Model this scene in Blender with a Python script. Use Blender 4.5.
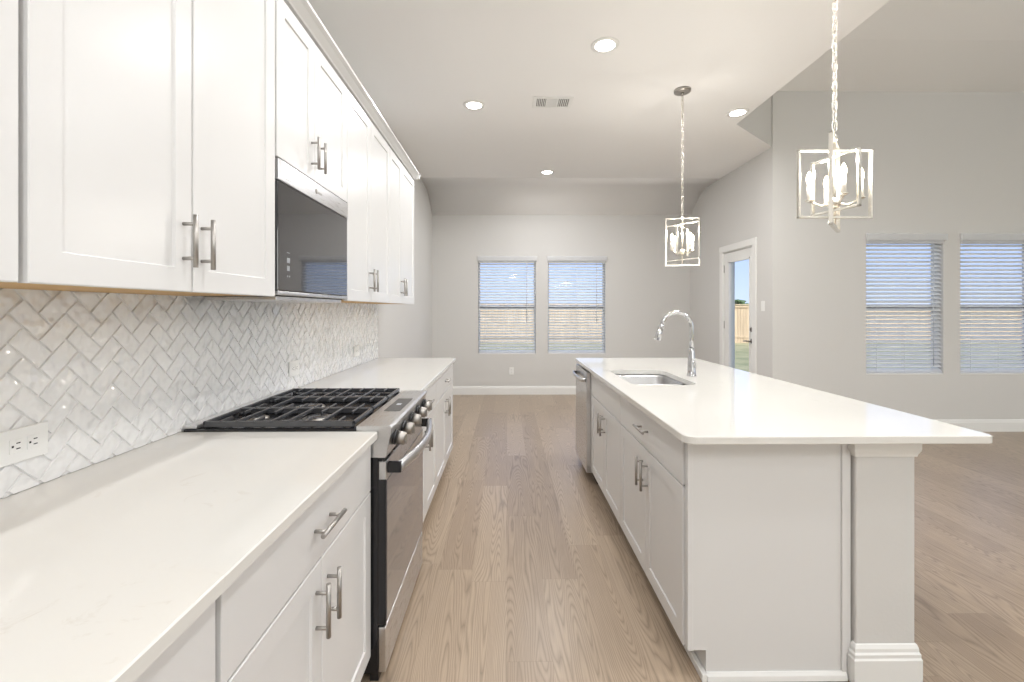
import bpy, bmesh, math, random
from mathutils import Vector, Matrix
random.seed(7)
for o in list(bpy.data.objects): bpy.data.objects.remove(o)
S = bpy.context.scene
COL = S.collection
PI = math.pi

# ------------------------------------------------------------------ camera
FPX = 450.0
cam = bpy.data.objects.new('camera', bpy.data.cameras.new('camera'))
COL.objects.link(cam)
cam.data.sensor_width = 36.0
cam.data.lens = FPX / 1024 * 36.0
cam.data.shift_y = -31.5 / 1024
cam.data.clip_start = 0.05
cam.location = (0, 0, 1.354)
cam.rotation_euler = (PI / 2, 0, -0.0114)
S.camera = cam

# ------------------------------------------------------------------ world, sun, exposure
W = bpy.data.worlds.new('world'); S.world = W; W.use_nodes = True
wn = W.node_tree.nodes; wl = W.node_tree.links
bg = wn['Background']
tc = wn.new('ShaderNodeTexCoord'); sx = wn.new('ShaderNodeSeparateXYZ'); rp = wn.new('ShaderNodeValToRGB')
wl.new(tc.outputs['Generated'], sx.inputs[0]); wl.new(sx.outputs['Z'], rp.inputs[0]); wl.new(rp.outputs[0], bg.inputs[0])
e = rp.color_ramp.elements
e[0].position = 0.0; e[0].color = (0.60, 0.70, 0.96, 1)
e[1].position = 0.6; e[1].color = (0.30, 0.46, 0.85, 1)
k = rp.color_ramp.elements.new(0.12); k.color = (0.44, 0.57, 0.95, 1)
# the sky is brighter on the sun's side (-Y) than opposite it
mn = wn.new('ShaderNodeMath'); mn.operation = 'MULTIPLY'; mn.inputs[1].default_value = -1.1; mn.use_clamp = False
mxn = wn.new('ShaderNodeMath'); mxn.operation = 'MAXIMUM'; mxn.inputs[1].default_value = 0
adn = wn.new('ShaderNodeMath'); adn.operation = 'ADD'; adn.inputs[1].default_value = 1.15
wl.new(sx.outputs['Y'], mn.inputs[0]); wl.new(mn.outputs[0], mxn.inputs[0]); wl.new(mxn.outputs[0], adn.inputs[0]); wl.new(adn.outputs[0], bg.inputs[1])
mcl = wn.new('ShaderNodeMapRange'); mcl.inputs['From Min'].default_value = 0; mcl.inputs['From Max'].default_value = -.6; wl.new(sx.outputs['Y'], mcl.inputs['Value'])
mxc = wn.new('ShaderNodeMix'); mxc.data_type = 'RGBA'; mxc.inputs[7].default_value = (1.0, .97, .93, 1)
wl.new(mcl.outputs[0], mxc.inputs[0]); wl.new(rp.outputs[0], mxc.inputs[6]); wl.new(mxc.outputs[2], bg.inputs[0])
sun = bpy.data.objects.new('sun', bpy.data.lights.new('sun', 'SUN')); COL.objects.link(sun)
sun.data.energy = 3.2; sun.data.color = (1, .97, .92); sun.data.angle = 0.01
sun.rotation_euler = (math.radians(48), 0, math.radians(-22))
S.view_settings.view_transform = 'Standard'; S.view_settings.look = 'None'
S.view_settings.gamma = 1.0; S.view_settings.use_curve_mapping = False
S.view_settings.exposure = 0.36
CAN_W = 8.0       # watts of each recessed ceiling light
BULB_W = 4.2       # watts of each candle bulb

# ------------------------------------------------------------------ materials
def newmat(name):
    m = bpy.data.materials.new(name); m.use_nodes = True
    return m, m.node_tree.nodes, m.node_tree.links, m.node_tree.nodes['Principled BSDF']
def mat(name, col, rough=.5, metal=0.0, bump=0.0, bscale=200, spec=.5, coat=0.0):
    m, n, l, b = newmat(name)
    b.inputs['Base Color'].default_value = (*col, 1); b.inputs['Roughness'].default_value = rough
    b.inputs['Metallic'].default_value = metal; b.inputs['Specular IOR Level'].default_value = spec
    b.inputs['Coat Weight'].default_value = coat
    t = n.new('ShaderNodeTexCoord'); no = n.new('ShaderNodeTexNoise'); no.inputs['Scale'].default_value = bscale
    l.new(t.outputs['Object'], no.inputs['Vector'])
    if bump:
        bp = n.new('ShaderNodeBump'); bp.inputs['Strength'].default_value = bump; bp.inputs['Distance'].default_value = .002
        l.new(no.outputs['Fac'], bp.inputs['Height']); l.new(bp.outputs[0], b.inputs['Normal'])
    else:
        mr = n.new('ShaderNodeMapRange'); mr.inputs['To Min'].default_value = max(0, rough - .03); mr.inputs['To Max'].default_value = rough + .03
        l.new(no.outputs['Fac'], mr.inputs['Value']); l.new(mr.outputs[0], b.inputs['Roughness'])
    return m
def emit(name, col, st):
    m, n, l, b = newmat(name)
    b.inputs['Base Color'].default_value = (*col, 1); b.inputs['Emission Color'].default_value = (*col, 1)
    b.inputs['Emission Strength'].default_value = st
    return m
M = {}
M['wall'] = mat('wall_paint', (.66, .65, .63), .85, bump=.25, bscale=90)
M['ceil'] = mat('ceiling_paint', (.89, .885, .875), .9, bump=.15, bscale=90)
M['trim'] = mat('trim_paint', (.83, .83, .81), .35)
M['cab'] = mat('cabinet_white', (.725, .722, .715), .30)
M['railgrey'] = mat('window_rail_grey', (.20, .21, .235), .5)
M['bronze'] = mat('aged_nickel', (.30, .28, .26), .35, 1)
M['toe'] = mat('toe_kick_dark', (.10, .08, .065), .6)
M['wood'] = mat('raw_cabinet_underside', (.60, .38, .16), .6, bump=.1, bscale=60)
M['nickel'] = mat('brushed_nickel', (.43, .41, .385), .40, 1)
M['chrome'] = mat('chrome', (.62, .62, .63), .10, 1)
M['black'] = mat('black_enamel', (.012, .012, .014), .22)
M['iron'] = mat('cast_iron', (.05, .052, .058), .24, spec=1.0)
M['blackglass'] = mat('black_glass', (.02, .021, .026), .04, spec=.9)
M['blackglass'].node_tree.nodes['Principled BSDF'].inputs['IOR'].default_value = 1.9
M['ovenglass'] = mat('oven_glass', (.055, .05, .052), .07, spec=1.0, coat=1.0)
M['plastic'] = mat('white_plastic', (.84, .84, .82), .35)
def slatmat():
    m, n, l, b = newmat('blind_white')
    b.inputs['Base Color'].default_value = (.92, .925, .93, 1); b.inputs['Roughness'].default_value = .45
    tr = n.new('ShaderNodeBsdfTranslucent'); tr.inputs[0].default_value = (.93, .94, .95, 1)
    mx = n.new('ShaderNodeMixShader'); mx.inputs[0].default_value = .6
    l.new(b.outputs[0], mx.inputs[1]); l.new(tr.outputs[0], mx.inputs[2]); l.new(mx.outputs[0], n['Material Output'].inputs[0])
    return m
M['slat'] = slatmat()
M['dark'] = mat('dark_gap', (.03, .03, .03), .7)
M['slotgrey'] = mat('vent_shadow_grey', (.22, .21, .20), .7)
M['greydisp'] = mat('control_display_grey', (.13, .125, .12), .8, spec=.2)
M['lampmetal'] = mat('polished_nickel_frame', (.78, .75, .68), .22, 1)
M['candle'] = mat('candle_sleeve', (.85, .82, .75), .5)
M['bulb'] = emit('bulb_glow', (1, .86, .64), 9)
M['can'] = emit('recessed_lens', (1, .96, .90), 14)
M['icon'] = mat('panel_icon', (.30, .31, .33), .4)
M['vinyl'] = mat('window_vinyl', (.62, .65, .69), .5)
M['concrete'] = mat('patio_concrete', (.42, .41, .40), .8, bump=.2, bscale=30)
M['leaf'] = mat('leaf_green', (.06, .12, .04), .7)
M['bark'] = mat('bark', (.15, .10, .06), .8)
M['rooftile'] = mat('patio_roof_paint', (.5, .5, .5), .8)

def steel():
    m, n, l, b = newmat('stainless_steel')
    b.inputs['Metallic'].default_value = 1; b.inputs['Base Color'].default_value = (.66, .66, .665, 1)
    t = n.new('ShaderNodeTexCoord'); mp = n.new('ShaderNodeMapping'); mp.inputs['Scale'].default_value = (400, 4, 400)
    no = n.new('ShaderNodeTexNoise'); no.inputs['Scale'].default_value = 3
    mr = n.new('ShaderNodeMapRange'); mr.inputs['To Min'].default_value = .22; mr.inputs['To Max'].default_value = .36
    l.new(t.outputs['Object'], mp.inputs[0]); l.new(mp.outputs[0], no.inputs['Vector']); l.new(no.outputs['Fac'], mr.inputs['Value'])
    l.new(mr.outputs[0], b.inputs['Roughness'])
    return m
M['steel'] = steel()
def glass():
    m = bpy.data.materials.new('window_glass'); m.use_nodes = True; n = m.node_tree.nodes; l = m.node_tree.links
    n.remove(n['Principled BSDF']); out = n['Material Output']
    tr = n.new('ShaderNodeBsdfTransparent'); gl = n.new('ShaderNodeBsdfGlossy'); gl.inputs['Roughness'].default_value = .01
    fr = n.new('ShaderNodeFresnel'); fr.inputs['IOR'].default_value = 1.45
    tr.inputs[0].default_value = (.95, .97, .97, 1)
    ge = n.new('ShaderNodeNewGeometry'); iv = n.new('ShaderNodeMath'); iv.operation = 'SUBTRACT'; iv.inputs[0].default_value = 1; l.new(ge.outputs['Backfacing'], iv.inputs[1])
    mu = n.new('ShaderNodeMath'); mu.operation = 'MULTIPLY'; l.new(fr.outputs[0], mu.inputs[0]); l.new(iv.outputs[0], mu.inputs[1])
    mx = n.new('ShaderNodeMixShader'); l.new(mu.outputs[0], mx.inputs[0]); l.new(tr.outputs[0], mx.inputs[1]); l.new(gl.outputs[0], mx.inputs[2])
    l.new(mx.outputs[0], out.inputs[0])
    return m
M['glass'] = glass()
def quartz():
    m, n, l, b = newmat('white_quartz')
    t = n.new('ShaderNodeTexCoord')
    a = n.new('ShaderNodeTexNoise'); a.inputs['Scale'].default_value = 11; a.inputs['Detail'].default_value = 8; a.inputs['Roughness'].default_value = .65; a.inputs['Distortion'].default_value = 1.2
    l.new(t.outputs['Object'], a.inputs['Vector'])
    c = n.new('ShaderNodeTexNoise'); c.inputs['Scale'].default_value = 3.5; c.inputs['Detail'].default_value = 3
    l.new(t.outputs['Object'], c.inputs['Vector'])
    r = n.new('ShaderNodeValToRGB'); e = r.color_ramp.elements
    e[0].position = .60; e[0].color = (0, 0, 0, 1); e[1].position = .72; e[1].color = (1, 1, 1, 1)
    l.new(a.outputs['Fac'], r.inputs[0])
    r2 = n.new('ShaderNodeValToRGB'); e = r2.color_ramp.elements
    e[0].position = .5; e[0].color = (0, 0, 0, 1); e[1].position = .62; e[1].color = (.55, .55, .55, 1)
    l.new(c.outputs['Fac'], r2.inputs[0])
    mu = n.new('ShaderNodeMath'); mu.operation = 'MULTIPLY'; l.new(r.outputs[0], mu.inputs[0]); l.new(r2.outputs[0], mu.inputs[1])
    mx = n.new('ShaderNodeMix'); mx.data_type = 'RGBA'
    mx.inputs[6].default_value = (.735, .725, .69, 1); mx.inputs[7].default_value = (.50, .44, .36, 1)
    l.new(mu.outputs[0], mx.inputs[0]); l.new(mx.outputs[2], b.inputs['Base Color'])
    b.inputs['Roughness'].default_value = .05; b.inputs['Specular IOR Level'].default_value = .65
    return m
M['quartz'] = quartz()
def tilemat():
    m, n, l, b = newmat('handmade_white_tile')
    b.inputs['Base Color'].default_value = (.88, .88, .875, 1); b.inputs['Roughness'].default_value = .11
    b.inputs['Specular IOR Level'].default_value = 1.0; b.inputs['Coat Weight'].default_value = 1.0; b.inputs['Coat Roughness'].default_value = .10; b.inputs['IOR'].default_value = 1.6
    t = n.new('ShaderNodeTexCoord'); no = n.new('ShaderNodeTexNoise'); no.inputs['Scale'].default_value = 26; no.inputs['Detail'].default_value = 1.0
    l.new(t.outputs['Object'], no.inputs['Vector'])
    bp = n.new('ShaderNodeBump'); bp.inputs['Strength'].default_value = 1.0; bp.inputs['Distance'].default_value = .015
    l.new(no.outputs['Fac'], bp.inputs['Height']); l.new(bp.outputs[0], b.inputs['Normal'])
    return m
M['tile'] = tilemat()
M['grout'] = mat('grout_grey', (.74, .73, .72), .9)
def floormat():
    m, n, l, b = newmat('oak_plank_floor')
    PW, PL = .178, 1.22
    t = n.new('ShaderNodeTexCoord'); s = n.new('ShaderNodeSeparateXYZ'); l.new(t.outputs['Object'], s.inputs[0])
    def math_(op, a, bb=None, cc=None):
        q = n.new('ShaderNodeMath'); q.operation = op
        for i, v in enumerate((a, bb, cc)):
            if v is None: continue
            if isinstance(v, (int, float)): q.inputs[i].default_value = v
            else: l.new(v, q.inputs[i])
        return q.outputs[0]
    X, Y = s.outputs['X'], s.outputs['Y']
    xs = math_('DIVIDE', X, PW); xi = math_('FLOOR', xs); xf = math_('FRACT', xs)
    w1 = n.new('ShaderNodeTexWhiteNoise'); w1.noise_dimensions = '1D'; l.new(xi, w1.inputs['W'])
    ys = math_('ADD', math_('DIVIDE', Y, PL), w1.outputs['Value']); yi = math_('FLOOR', ys); yf = math_('FRACT', ys)
    cmb = n.new('ShaderNodeCombineXYZ'); l.new(xi, cmb.inputs[0]); l.new(yi, cmb.inputs[1])
    w2 = n.new('ShaderNodeTexWhiteNoise'); w2.noise_dimensions = '3D'; l.new(cmb.outputs[0], w2.inputs['Vector'])
    R = w2.outputs['Value']
    sc = n.new('ShaderNodeSeparateColor'); l.new(w2.outputs['Color'], sc.inputs[0])
    # wood figure: elongated contour rings, different for every plank
    gx = math_('ADD', math_('MULTIPLY', X, 5.0), math_('MULTIPLY', R, 37.0))
    gy = math_('ADD', math_('MULTIPLY', Y, .38), math_('MULTIPLY', sc.outputs[1], 53.0))
    g = n.new('ShaderNodeCombineXYZ'); l.new(gx, g.inputs[0]); l.new(gy, g.inputs[1])
    n1 = n.new('ShaderNodeTexNoise'); n1.inputs['Scale'].default_value = 1.5; n1.inputs['Detail'].default_value = 1.2; n1.inputs['Roughness'].default_value = .35
    l.new(g.outputs[0], n1.inputs['Vector'])
    # fine jitter of rings
    g2 = n.new('ShaderNodeCombineXYZ'); l.new(math_('MULTIPLY', X, 60), g2.inputs[0]); l.new(math_('MULTIPLY', Y, 8), g2.inputs[1]); l.new(R, g2.inputs[2])
    n3 = n.new('ShaderNodeTexNoise'); n3.inputs['Scale'].default_value = 1; n3.inputs['Detail'].default_value = 2; l.new(g2.outputs[0], n3.inputs['Vector'])
    ph = math_('ADD', math_('MULTIPLY', n1.outputs['Fac'], 44.0), math_('MULTIPLY', n3.outputs['Fac'], .55))
    ring = math_('POWER', math_('ABSOLUTE', math_('SINE', math_('MULTIPLY', ph, PI / 1.0))), .6)
    ring = math_('SUBTRACT', 1.0, ring)
    # fibres
    g3 = n.new('ShaderNodeCombineXYZ'); l.new(math_('MULTIPLY', X, 230), g3.inputs[0]); l.new(math_('MULTIPLY', Y, 5), g3.inputs[1]); l.new(R, g3.inputs[2])
    n2 = n.new('ShaderNodeTexNoise'); n2.inputs['Scale'].default_value = 1; n2.inputs['Detail'].default_value = 3; l.new(g3.outputs[0], n2.inputs['Vector'])
    base = n.new('ShaderNodeValToRGB'); e = base.color_ramp.elements
    e[0].position = 0; e[0].color = (.345, .262, .190, 1); e[1].position = 1; e[1].color = (.435, .340, .250, 1)
    md = base.color_ramp.elements.new(.5); md.color = (.388, .298, .216, 1)
    l.new(R, base.inputs[0])
    f = math_('SUBTRACT', 1.06, math_('MULTIPLY', ring, .40))
    f = math_('MULTIPLY', f, math_('ADD', .80, math_('MULTIPLY', n2.outputs['Fac'], .40)))
    # seams
    ex = math_('MULTIPLY', math_('MINIMUM', xf, math_('SUBTRACT', 1, xf)), PW)
    ey = math_('MULTIPLY', math_('MINIMUM', yf, math_('SUBTRACT', 1, yf)), PL)
    seam = math_('LESS_THAN', math_('MINIMUM', ex, ey), .0011)
    f = math_('MULTIPLY', f, math_('SUBTRACT', 1, math_('MULTIPLY', seam, .18)))
    vm = n.new('ShaderNodeVectorMath'); vm.operation = 'SCALE'; l.new(base.outputs[0], vm.inputs[0]); l.new(f, vm.inputs['Scale'])
    l.new(vm.outputs[0], b.inputs['Base Color'])
    b.inputs['Roughness'].default_value = .32; b.inputs['Specular IOR Level'].default_value = .45
    bp = n.new('ShaderNodeBump'); bp.inputs['Strength'].default_value = .15; bp.inputs['Distance'].default_value = .001
    l.new(f, bp.inputs['Height']); l.new(bp.outputs[0], b.inputs['Normal'])
    return m
M['floor'] = floormat()
def fencemat():
    m, n, l, b = newmat('cedar_fence')
    t = n.new('ShaderNodeTexCoord'); mp = n.new('ShaderNodeMapping'); mp.inputs['Scale'].default_value = (7, 7, .5)
    no = n.new('ShaderNodeTexNoise'); no.inputs['Scale'].default_value = 1; no.inputs['Detail'].default_value = 3
    r = n.new('ShaderNodeValToRGB'); e = r.color_ramp.elements
    e[0].position = .3; e[0].color = (.40, .31, .225, 1); e[1].position = .7; e[1].color = (.60, .47, .34, 1)
    l.new(t.outputs['Object'], mp.inputs[0]); l.new(mp.outputs[0], no.inputs['Vector']); l.new(no.outputs['Fac'], r.inputs[0]); l.new(r.outputs[0], b.inputs['Base Color'])
    b.inputs['Roughness'].default_value = .8
    return m
M['fence'] = fencemat()
def grassmat():
    m, n, l, b = newmat('lawn_green')
    t = n.new('ShaderNodeTexCoord'); no = n.new('ShaderNodeTexNoise'); no.inputs['Scale'].default_value = 1.6; no.inputs['Detail'].default_value = 8
    r = n.new('ShaderNodeValToRGB'); e = r.color_ramp.elements
    e[0].position = .35; e[0].color = (.20, .21, .10, 1); e[1].position = .7; e[1].color = (.40, .36, .22, 1)
    l.new(t.outputs['Object'], no.inputs['Vector']); l.new(no.outputs['Fac'], r.inputs[0]); l.new(r.outputs[0], b.inputs['Base Color'])
    b.inputs['Roughness'].default_value = .9
    return m
M['grass'] = grassmat()

# ------------------------------------------------------------------ mesh helpers
class MB:
    """collects shapes in world coordinates, linked as one mesh object"""
    def __init__(s): s.bm = bmesh.new(); s.mi = 0
    def _tag(s, faces):
        for f in faces: f.material_index = s.mi
    def box(s, x0, x1, y0, y1, z0, z1, bev=0.0, seg=2):
        x0, x1 = min(x0, x1), max(x0, x1); y0, y1 = min(y0, y1), max(y0, y1); z0, z1 = min(z0, z1), max(z0, z1)
        t = bmesh.new(); bmesh.ops.create_cube(t, size=1)
        for v in t.verts:
            v.co = Vector((x0 if v.co.x < 0 else x1, y0 if v.co.y < 0 else y1, z0 if v.co.z < 0 else z1))
        if bev:
            bmesh.ops.bevel(t, geom=t.edges[:], offset=bev, segments=seg, affect='EDGES', profile=.5)
        return s.add(t)
    def add(s, t, mx=None):
        if mx is not None: bmesh.ops.transform(t, matrix=mx, verts=t.verts)
        me = bpy.data.meshes.new('tmp'); t.to_mesh(me); t.free()
        nf = len(s.bm.faces); s.bm.from_mesh(me); bpy.data.meshes.remove(me)
        s.bm.faces.ensure_lookup_table()
        for f in s.bm.faces[nf:]: f.material_index = s.mi
        return s
    def cyl(s, a, b, r, r2=None, seg=16, cap=True):
        a = Vector(a); b = Vector(b); d = b - a
        t = bmesh.new(); bmesh.ops.create_cone(t, cap_ends=cap, segments=seg, radius1=r, radius2=r if r2 is None else r2, depth=d.length)
        mx = Matrix.Translation((a + b) / 2) @ d.to_track_quat('Z', 'Y').to_matrix().to_4x4()
        for f in t.faces: f.smooth = len(f.verts) == 4
        return s.add(t, mx)
    def lathe(s, c, prof, seg=24, axis='Z'):
        t = bmesh.new(); rings = []
        for r, h in prof:
            rings.append([t.verts.new((max(r, 1e-5) * math.cos(2 * PI * i / seg), max(r, 1e-5) * math.sin(2 * PI * i / seg), h)) for i in range(seg)])
        for a, b in zip(rings, rings[1:]):
            for i in range(seg):
                f = t.faces.new((a[i], a[(i + 1) % seg], b[(i + 1) % seg], b[i])); f.smooth = True
        bmesh.ops.recalc_face_normals(t, faces=t.faces)
        mx = Matrix.Translation(c)
        if axis == 'X': mx = mx @ Matrix.Rotation(PI / 2, 4, 'Y')
        if axis == '-Y': mx = mx @ Matrix.Rotation(PI / 2, 4, 'X')
        return s.add(t, mx)
    def sweep(s, pts, rad, seg=10, closed=False, sy=1.0, up=(0, 0, 1)):
        """tube along pts; rad a number or a list; sy stretches it along up"""
        pts = [Vector(p) for p in pts]; n = len(pts); t = bmesh.new(); rings = []
        for i, p in enumerate(pts):
            a = pts[(i - 1) % n] if (closed or i > 0) else p
            b = pts[(i + 1) % n] if (closed or i < n - 1) else p
            d = (b - a).normalized(); u = Vector(up)
            if abs(d.dot(u)) > .98: u = Vector((0, 1, 0))
            sd = d.cross(u).normalized(); uu = sd.cross(d).normalized()
            r = rad[i] if isinstance(rad, (list, tuple)) else rad
            rings.append([t.verts.new(p + sd * r * math.cos(2 * PI * k / seg) + uu * r * sy * math.sin(2 * PI * k / seg)) for k in range(seg)])
        m = n if closed else n - 1
        for i in range(m):
            a, b = rings[i], rings[(i + 1) % n]
            for k in range(seg):
                f = t.faces.new((a[k], a[(k + 1) % seg], b[(k + 1) % seg], b[k])); f.smooth = True
        if not closed: t.faces.new(rings[0][::-1]); t.faces.new(rings[-1])
        bmesh.ops.recalc_face_normals(t, faces=t.faces)
        return s.add(t)
    def prism(s, poly, axis, a, b, bev=0.0):
        """poly in the plane across axis ('Y': (x,z), 'Z': (x,y), 'X': (y,z)), from a to b"""
        t = bmesh.new()
        def P(p, h): return {'Y': (p[0], h, p[1]), 'Z': (p[0], p[1], h), 'X': (h, p[0], p[1])}[axis]
        v0 = [t.verts.new(P(p, a)) for p in poly]; v1 = [t.verts.new(P(p, b)) for p in poly]
        t.faces.new(v0); t.faces.new(v1[::-1])
        for i in range(len(poly)):
            j = (i + 1) % len(poly); t.faces.new((v0[j], v0[i], v1[i], v1[j]))
        bmesh.ops.recalc_face_normals(t, faces=t.faces)
        if bev: bmesh.ops.bevel(t, geom=t.edges[:], offset=bev, segments=2, affect='EDGES')
        return s.add(t)
    def build(s, name, mats, parent=None, at=None):
        if not isinstance(mats, (list, tuple)): mats = [mats]
        o = bpy.data.objects.new(name, bpy.data.meshes.new(name)); COL.objects.link(o)
        root = parent
        while root is not None and root.parent is not None: root = root.parent
        org = Vector(root.location) if root is not None else Vector(at or (0, 0, 0))
        bmesh.ops.translate(s.bm, vec=-org, verts=s.bm.verts)
        s.bm.to_mesh(o.data); s.bm.free()
        for m in mats: o.data.materials.append(m)
        if parent is not None: o.parent = parent
        else: o.location = org
        return o
def thing(name, label, cat, loc, group=None):
    o = bpy.data.objects.new(name, None); COL.objects.link(o); o.location = loc; o.empty_display_size = .1
    o['label'] = label; o['category'] = cat
    if group: o['group'] = group
    return o
def tag(o, label, cat, group=None):
    o['label'] = label; o['category'] = cat
    if group: o['group'] = group
    return o
def struct(o): o['kind'] = 'structure'; return o
def copy_tree(o, parent=None):
    c = o.copy(); COL.objects.link(c); c.parent = parent
    for ch in list(o.children): copy_tree(ch, c)
    return c

# ------------------------------------------------------------------ dimensions
XL = -1.185; XR = 2.935; YB = 7.172; YL = 4.939; ZC = 3.155; XS = 2.231; YNEAR = -3.6; XE = 8.4; ZLC = 3.77
XT = -1.172                      # tile face
CT = .914; CB = .885

# ------------------------------------------------------------------ shell
mb = MB(); mb.box(XL - .15, XE + .15, YNEAR - .15, YB + .15, -.06, 0); struct(mb.build('floor', M['floor']))
mb = MB(); mb.box(XL - .15, XL, YNEAR, YB + .15, 0, 3.4); struct(mb.build('wall_left', M['wall']))
WIN_Z = (.644, 2.14)
def wall_y(name, x0, x1, y0, y1, z0, z1, ops):
    """wall across X with openings (xa, xb, za, zb)"""
    mb = MB(); xs = sorted({x0, x1, *[o[0] for o in ops], *[o[1] for o in ops]})
    for a, b in zip(xs, xs[1:]):
        cut = sorted([(o[2], o[3]) for o in ops if o[0] <= a + 1e-6 and o[1] >= b - 1e-6])
        z = z0
        for c, d in cut:
            if c > z: mb.box(a, b, y0, y1, z, c)
            z = d
        if z < z1: mb.box(a, b, y0, y1, z, z1)
    bmesh.ops.remove_doubles(mb.bm, verts=mb.bm.verts, dist=1e-5)
    return struct(mb.build(name, M['wall']))
wall_y('wall_back', XL - .15, XR + .001, YB, YB + .15, 0, 3.4, [(-.455, .46, *WIN_Z), (.655, 1.575, *WIN_Z)])
wall_y('wall_right', XR, XE, YL, YL + .15, 0, 5.2, [(3.98, 4.845, .634, 2.13), (5.035, 5.90, .634, 2.13)])
# nook side wall with the patio door
DY0, DY1, DZ = 5.325, 6.07, 2.125
mb = MB()
mb.box(XR, XR + .15, YL + .15, DY0, 0, 3.4); mb.box(XR, XR + .15, DY1, YB + .15, 0, 3.4); mb.box(XR, XR + .15, DY0, DY1, DZ, 3.4)
struct(mb.build('wall_side', M['wall']))
mb = MB(); mb.box(XE, XE + .15, YNEAR, -2.4, 0, 5.2); mb.box(XE, XE + .15, 3.4, YL + .15, 0, 5.2); mb.box(XE, XE + .15, -2.4, 3.4, 0, .3); mb.box(XE, XE + .15, -2.4, 3.4, 2.5, 5.2); mb.box(XE, XE + .15, .4, .6, .3, 2.5)
struct(mb.build('wall_far_right', M['wall']))
for wi, (wa, wb) in enumerate(((-2.4, .4), (.6, 3.4))):  # unseen windows, added so that daylight brightens the living room
    m = MB()
    for ya, yb in ((wa, wa + .05), (wb - .05, wb), ((wa + wb) / 2 - .03, (wa + wb) / 2 + .03)): m.box(XE + .06, XE + .11, ya, yb, .3, 2.5, .004)
    m.box(XE + .06, XE + .11, wa, wb, .3, .35, .004); m.box(XE + .06, XE + .11, wa, wb, 2.45, 2.5, .004)
    o = struct(m.build('window_%d' % (5 + wi), M['trim'], at=(XE + .08, (wa + wb) / 2, .3)))
    m = MB(); m.box(XE + .08, XE + .086, wa + .04, wb - .04, .34, 2.46); m.build('pane', M['glass'], o)
FILL_WIN = [(.6, 2.5), (2.8, 4.7), (5.0, 6.9)]  # windows added behind the camera to throw daylight into the room
wall_y('wall_front', XL - .15, XE + .15, YNEAR - .15, YNEAR, 0, 5.2, [(a, b, .35, 2.6) for a, b in FILL_WIN])
for wi, (wa, wb) in enumerate(FILL_WIN):
    m = MB()
    for xa, xb in ((wa, wa + .05), (wb - .05, wb), ((wa + wb) / 2 - .03, (wa + wb) / 2 + .03)): m.box(xa, xb, YNEAR - .11, YNEAR - .06, .35, 2.6, .004)
    m.box(wa, wb, YNEAR - .11, YNEAR - .06, .35, .40, .004); m.box(wa, wb, YNEAR - .11, YNEAR - .06, 2.55, 2.6, .004)
    o = struct(m.build('window_%d' % (7 + wi), M['trim'], at=((wa + wb) / 2, YNEAR - .08, .35)))
    m = MB(); m.box(wa + .04, wb - .04, YNEAR - .086, YNEAR - .08, .39, 2.56); m.build('pane', M['glass'], o)
# kitchen ceiling: flat slab whose edge drops from the living room ceiling, chamfered at the corner
mb = MB()
poly = [(XL - .15, YNEAR), (XS, YNEAR), (XS, 4.351), (XR + .02, YL + .03), (XR + .15, YL + .2), (XR + .15, 6.15), (XL - .15, 6.15)]
mb.prism(poly, 'Z', ZC, 5.2)
for f in mb.bm.faces:
    if abs(f.normal.z) < .5: f.material_index = 1
struct(mb.build('ceiling', [M['ceil'], M['wall']]))
mb = MB(); mb.prism([(6.15, ZC), (6.50, ZC), (6.62, 3.150), (6.74, 3.125), (6.86, 3.070), (7.0, 2.985), (YB, 2.862), (YB + .15, 2.785), (YB + .15, 3.6), (6.15, 3.6)], 'X', XL - .15, XR + .15)
for f in mb.bm.faces:
    if f.normal.z < -.5: f.smooth = True
struct(mb.build('ceiling', M['ceil']))
mb = MB(); mb.prism([(YL + .15, ZLC), (YL + .15, ZLC + .2), (YNEAR - .15, 5.5), (YNEAR - .15, 5.2), (-.5, 5.2), (2.0, 4.62), (4.25, 3.93), (YL - .12, ZLC + .028), (YL, ZLC)], 'X', XS - .02, XE + .15)
struct(mb.build('ceiling', M['ceil']))
# baseboards
def base_prof(h=.133, t=.016): return [(0, 0), (t, 0), (t, h - .03), (t * .75, h - .022), (t * .7, h - .008), (t * .35, h), (0, h)]
mb = MB(); mb.prism([(YB - p[0], p[1]) for p in base_prof()], 'X', XL, XR); struct(mb.build('baseboard_back', M['trim']))
mb = MB(); mb.prism([(YL - p[0], p[1]) for p in base_prof()], 'X', XR, XE); struct(mb.build('baseboard_right', M['trim']))
mb = MB(); mb.prism([(XL + p[0], p[1]) for p in base_prof()], 'Y', 4.13, YB); struct(mb.build('baseboard_left', M['trim']))
mb = MB(); mb.prism([(XR - p[0], p[1]) for p in base_prof()], 'Y', 6.15, YB); mb.prism([(XR - p[0], p[1]) for p in base_prof()], 'Y', YL, 5.245); struct(mb.build('baseboard_side', M['trim']))

# ------------------------------------------------------------------ windows and blinds
def window(i, x0, x1, y, z0, z1):
    fr = MB(); yy = y + .070; t = .026; zm = (z0 + z1) / 2 - .01
    fr.box(x0, x0 + t, yy, yy + .05, z0, z1, .004); fr.box(x1 - t, x1, yy, yy + .05, z0, z1, .004)
    fr.box(x0, x1, yy, yy + .05, z1 - t, z1, .004); fr.box(x0, x1, yy, yy + .05, z0, z0 + t, .004)
    o = struct(fr.build('window_%d' % i, M['vinyl'], at=((x0 + x1) / 2, yy, z0)))
    fr = MB(); fr.box(x0 + .02, x1 - .02, yy - .003, yy + .052, zm - .034, zm + .034, .004); fr.build('meeting_rail', M['railgrey'], o)
    g = MB(); g.box(x0 + t, x1 - t, yy + .02, yy + .026, z0 + t, z1 - t); g.build('pane', M['glass'], o)
    sl = MB(); sl.box(x0 + .001, x1 - .001, y + .002, y + .15, z0 - .001, z0 + .012, .003); sl.build('sill', M['trim'], o)
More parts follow.
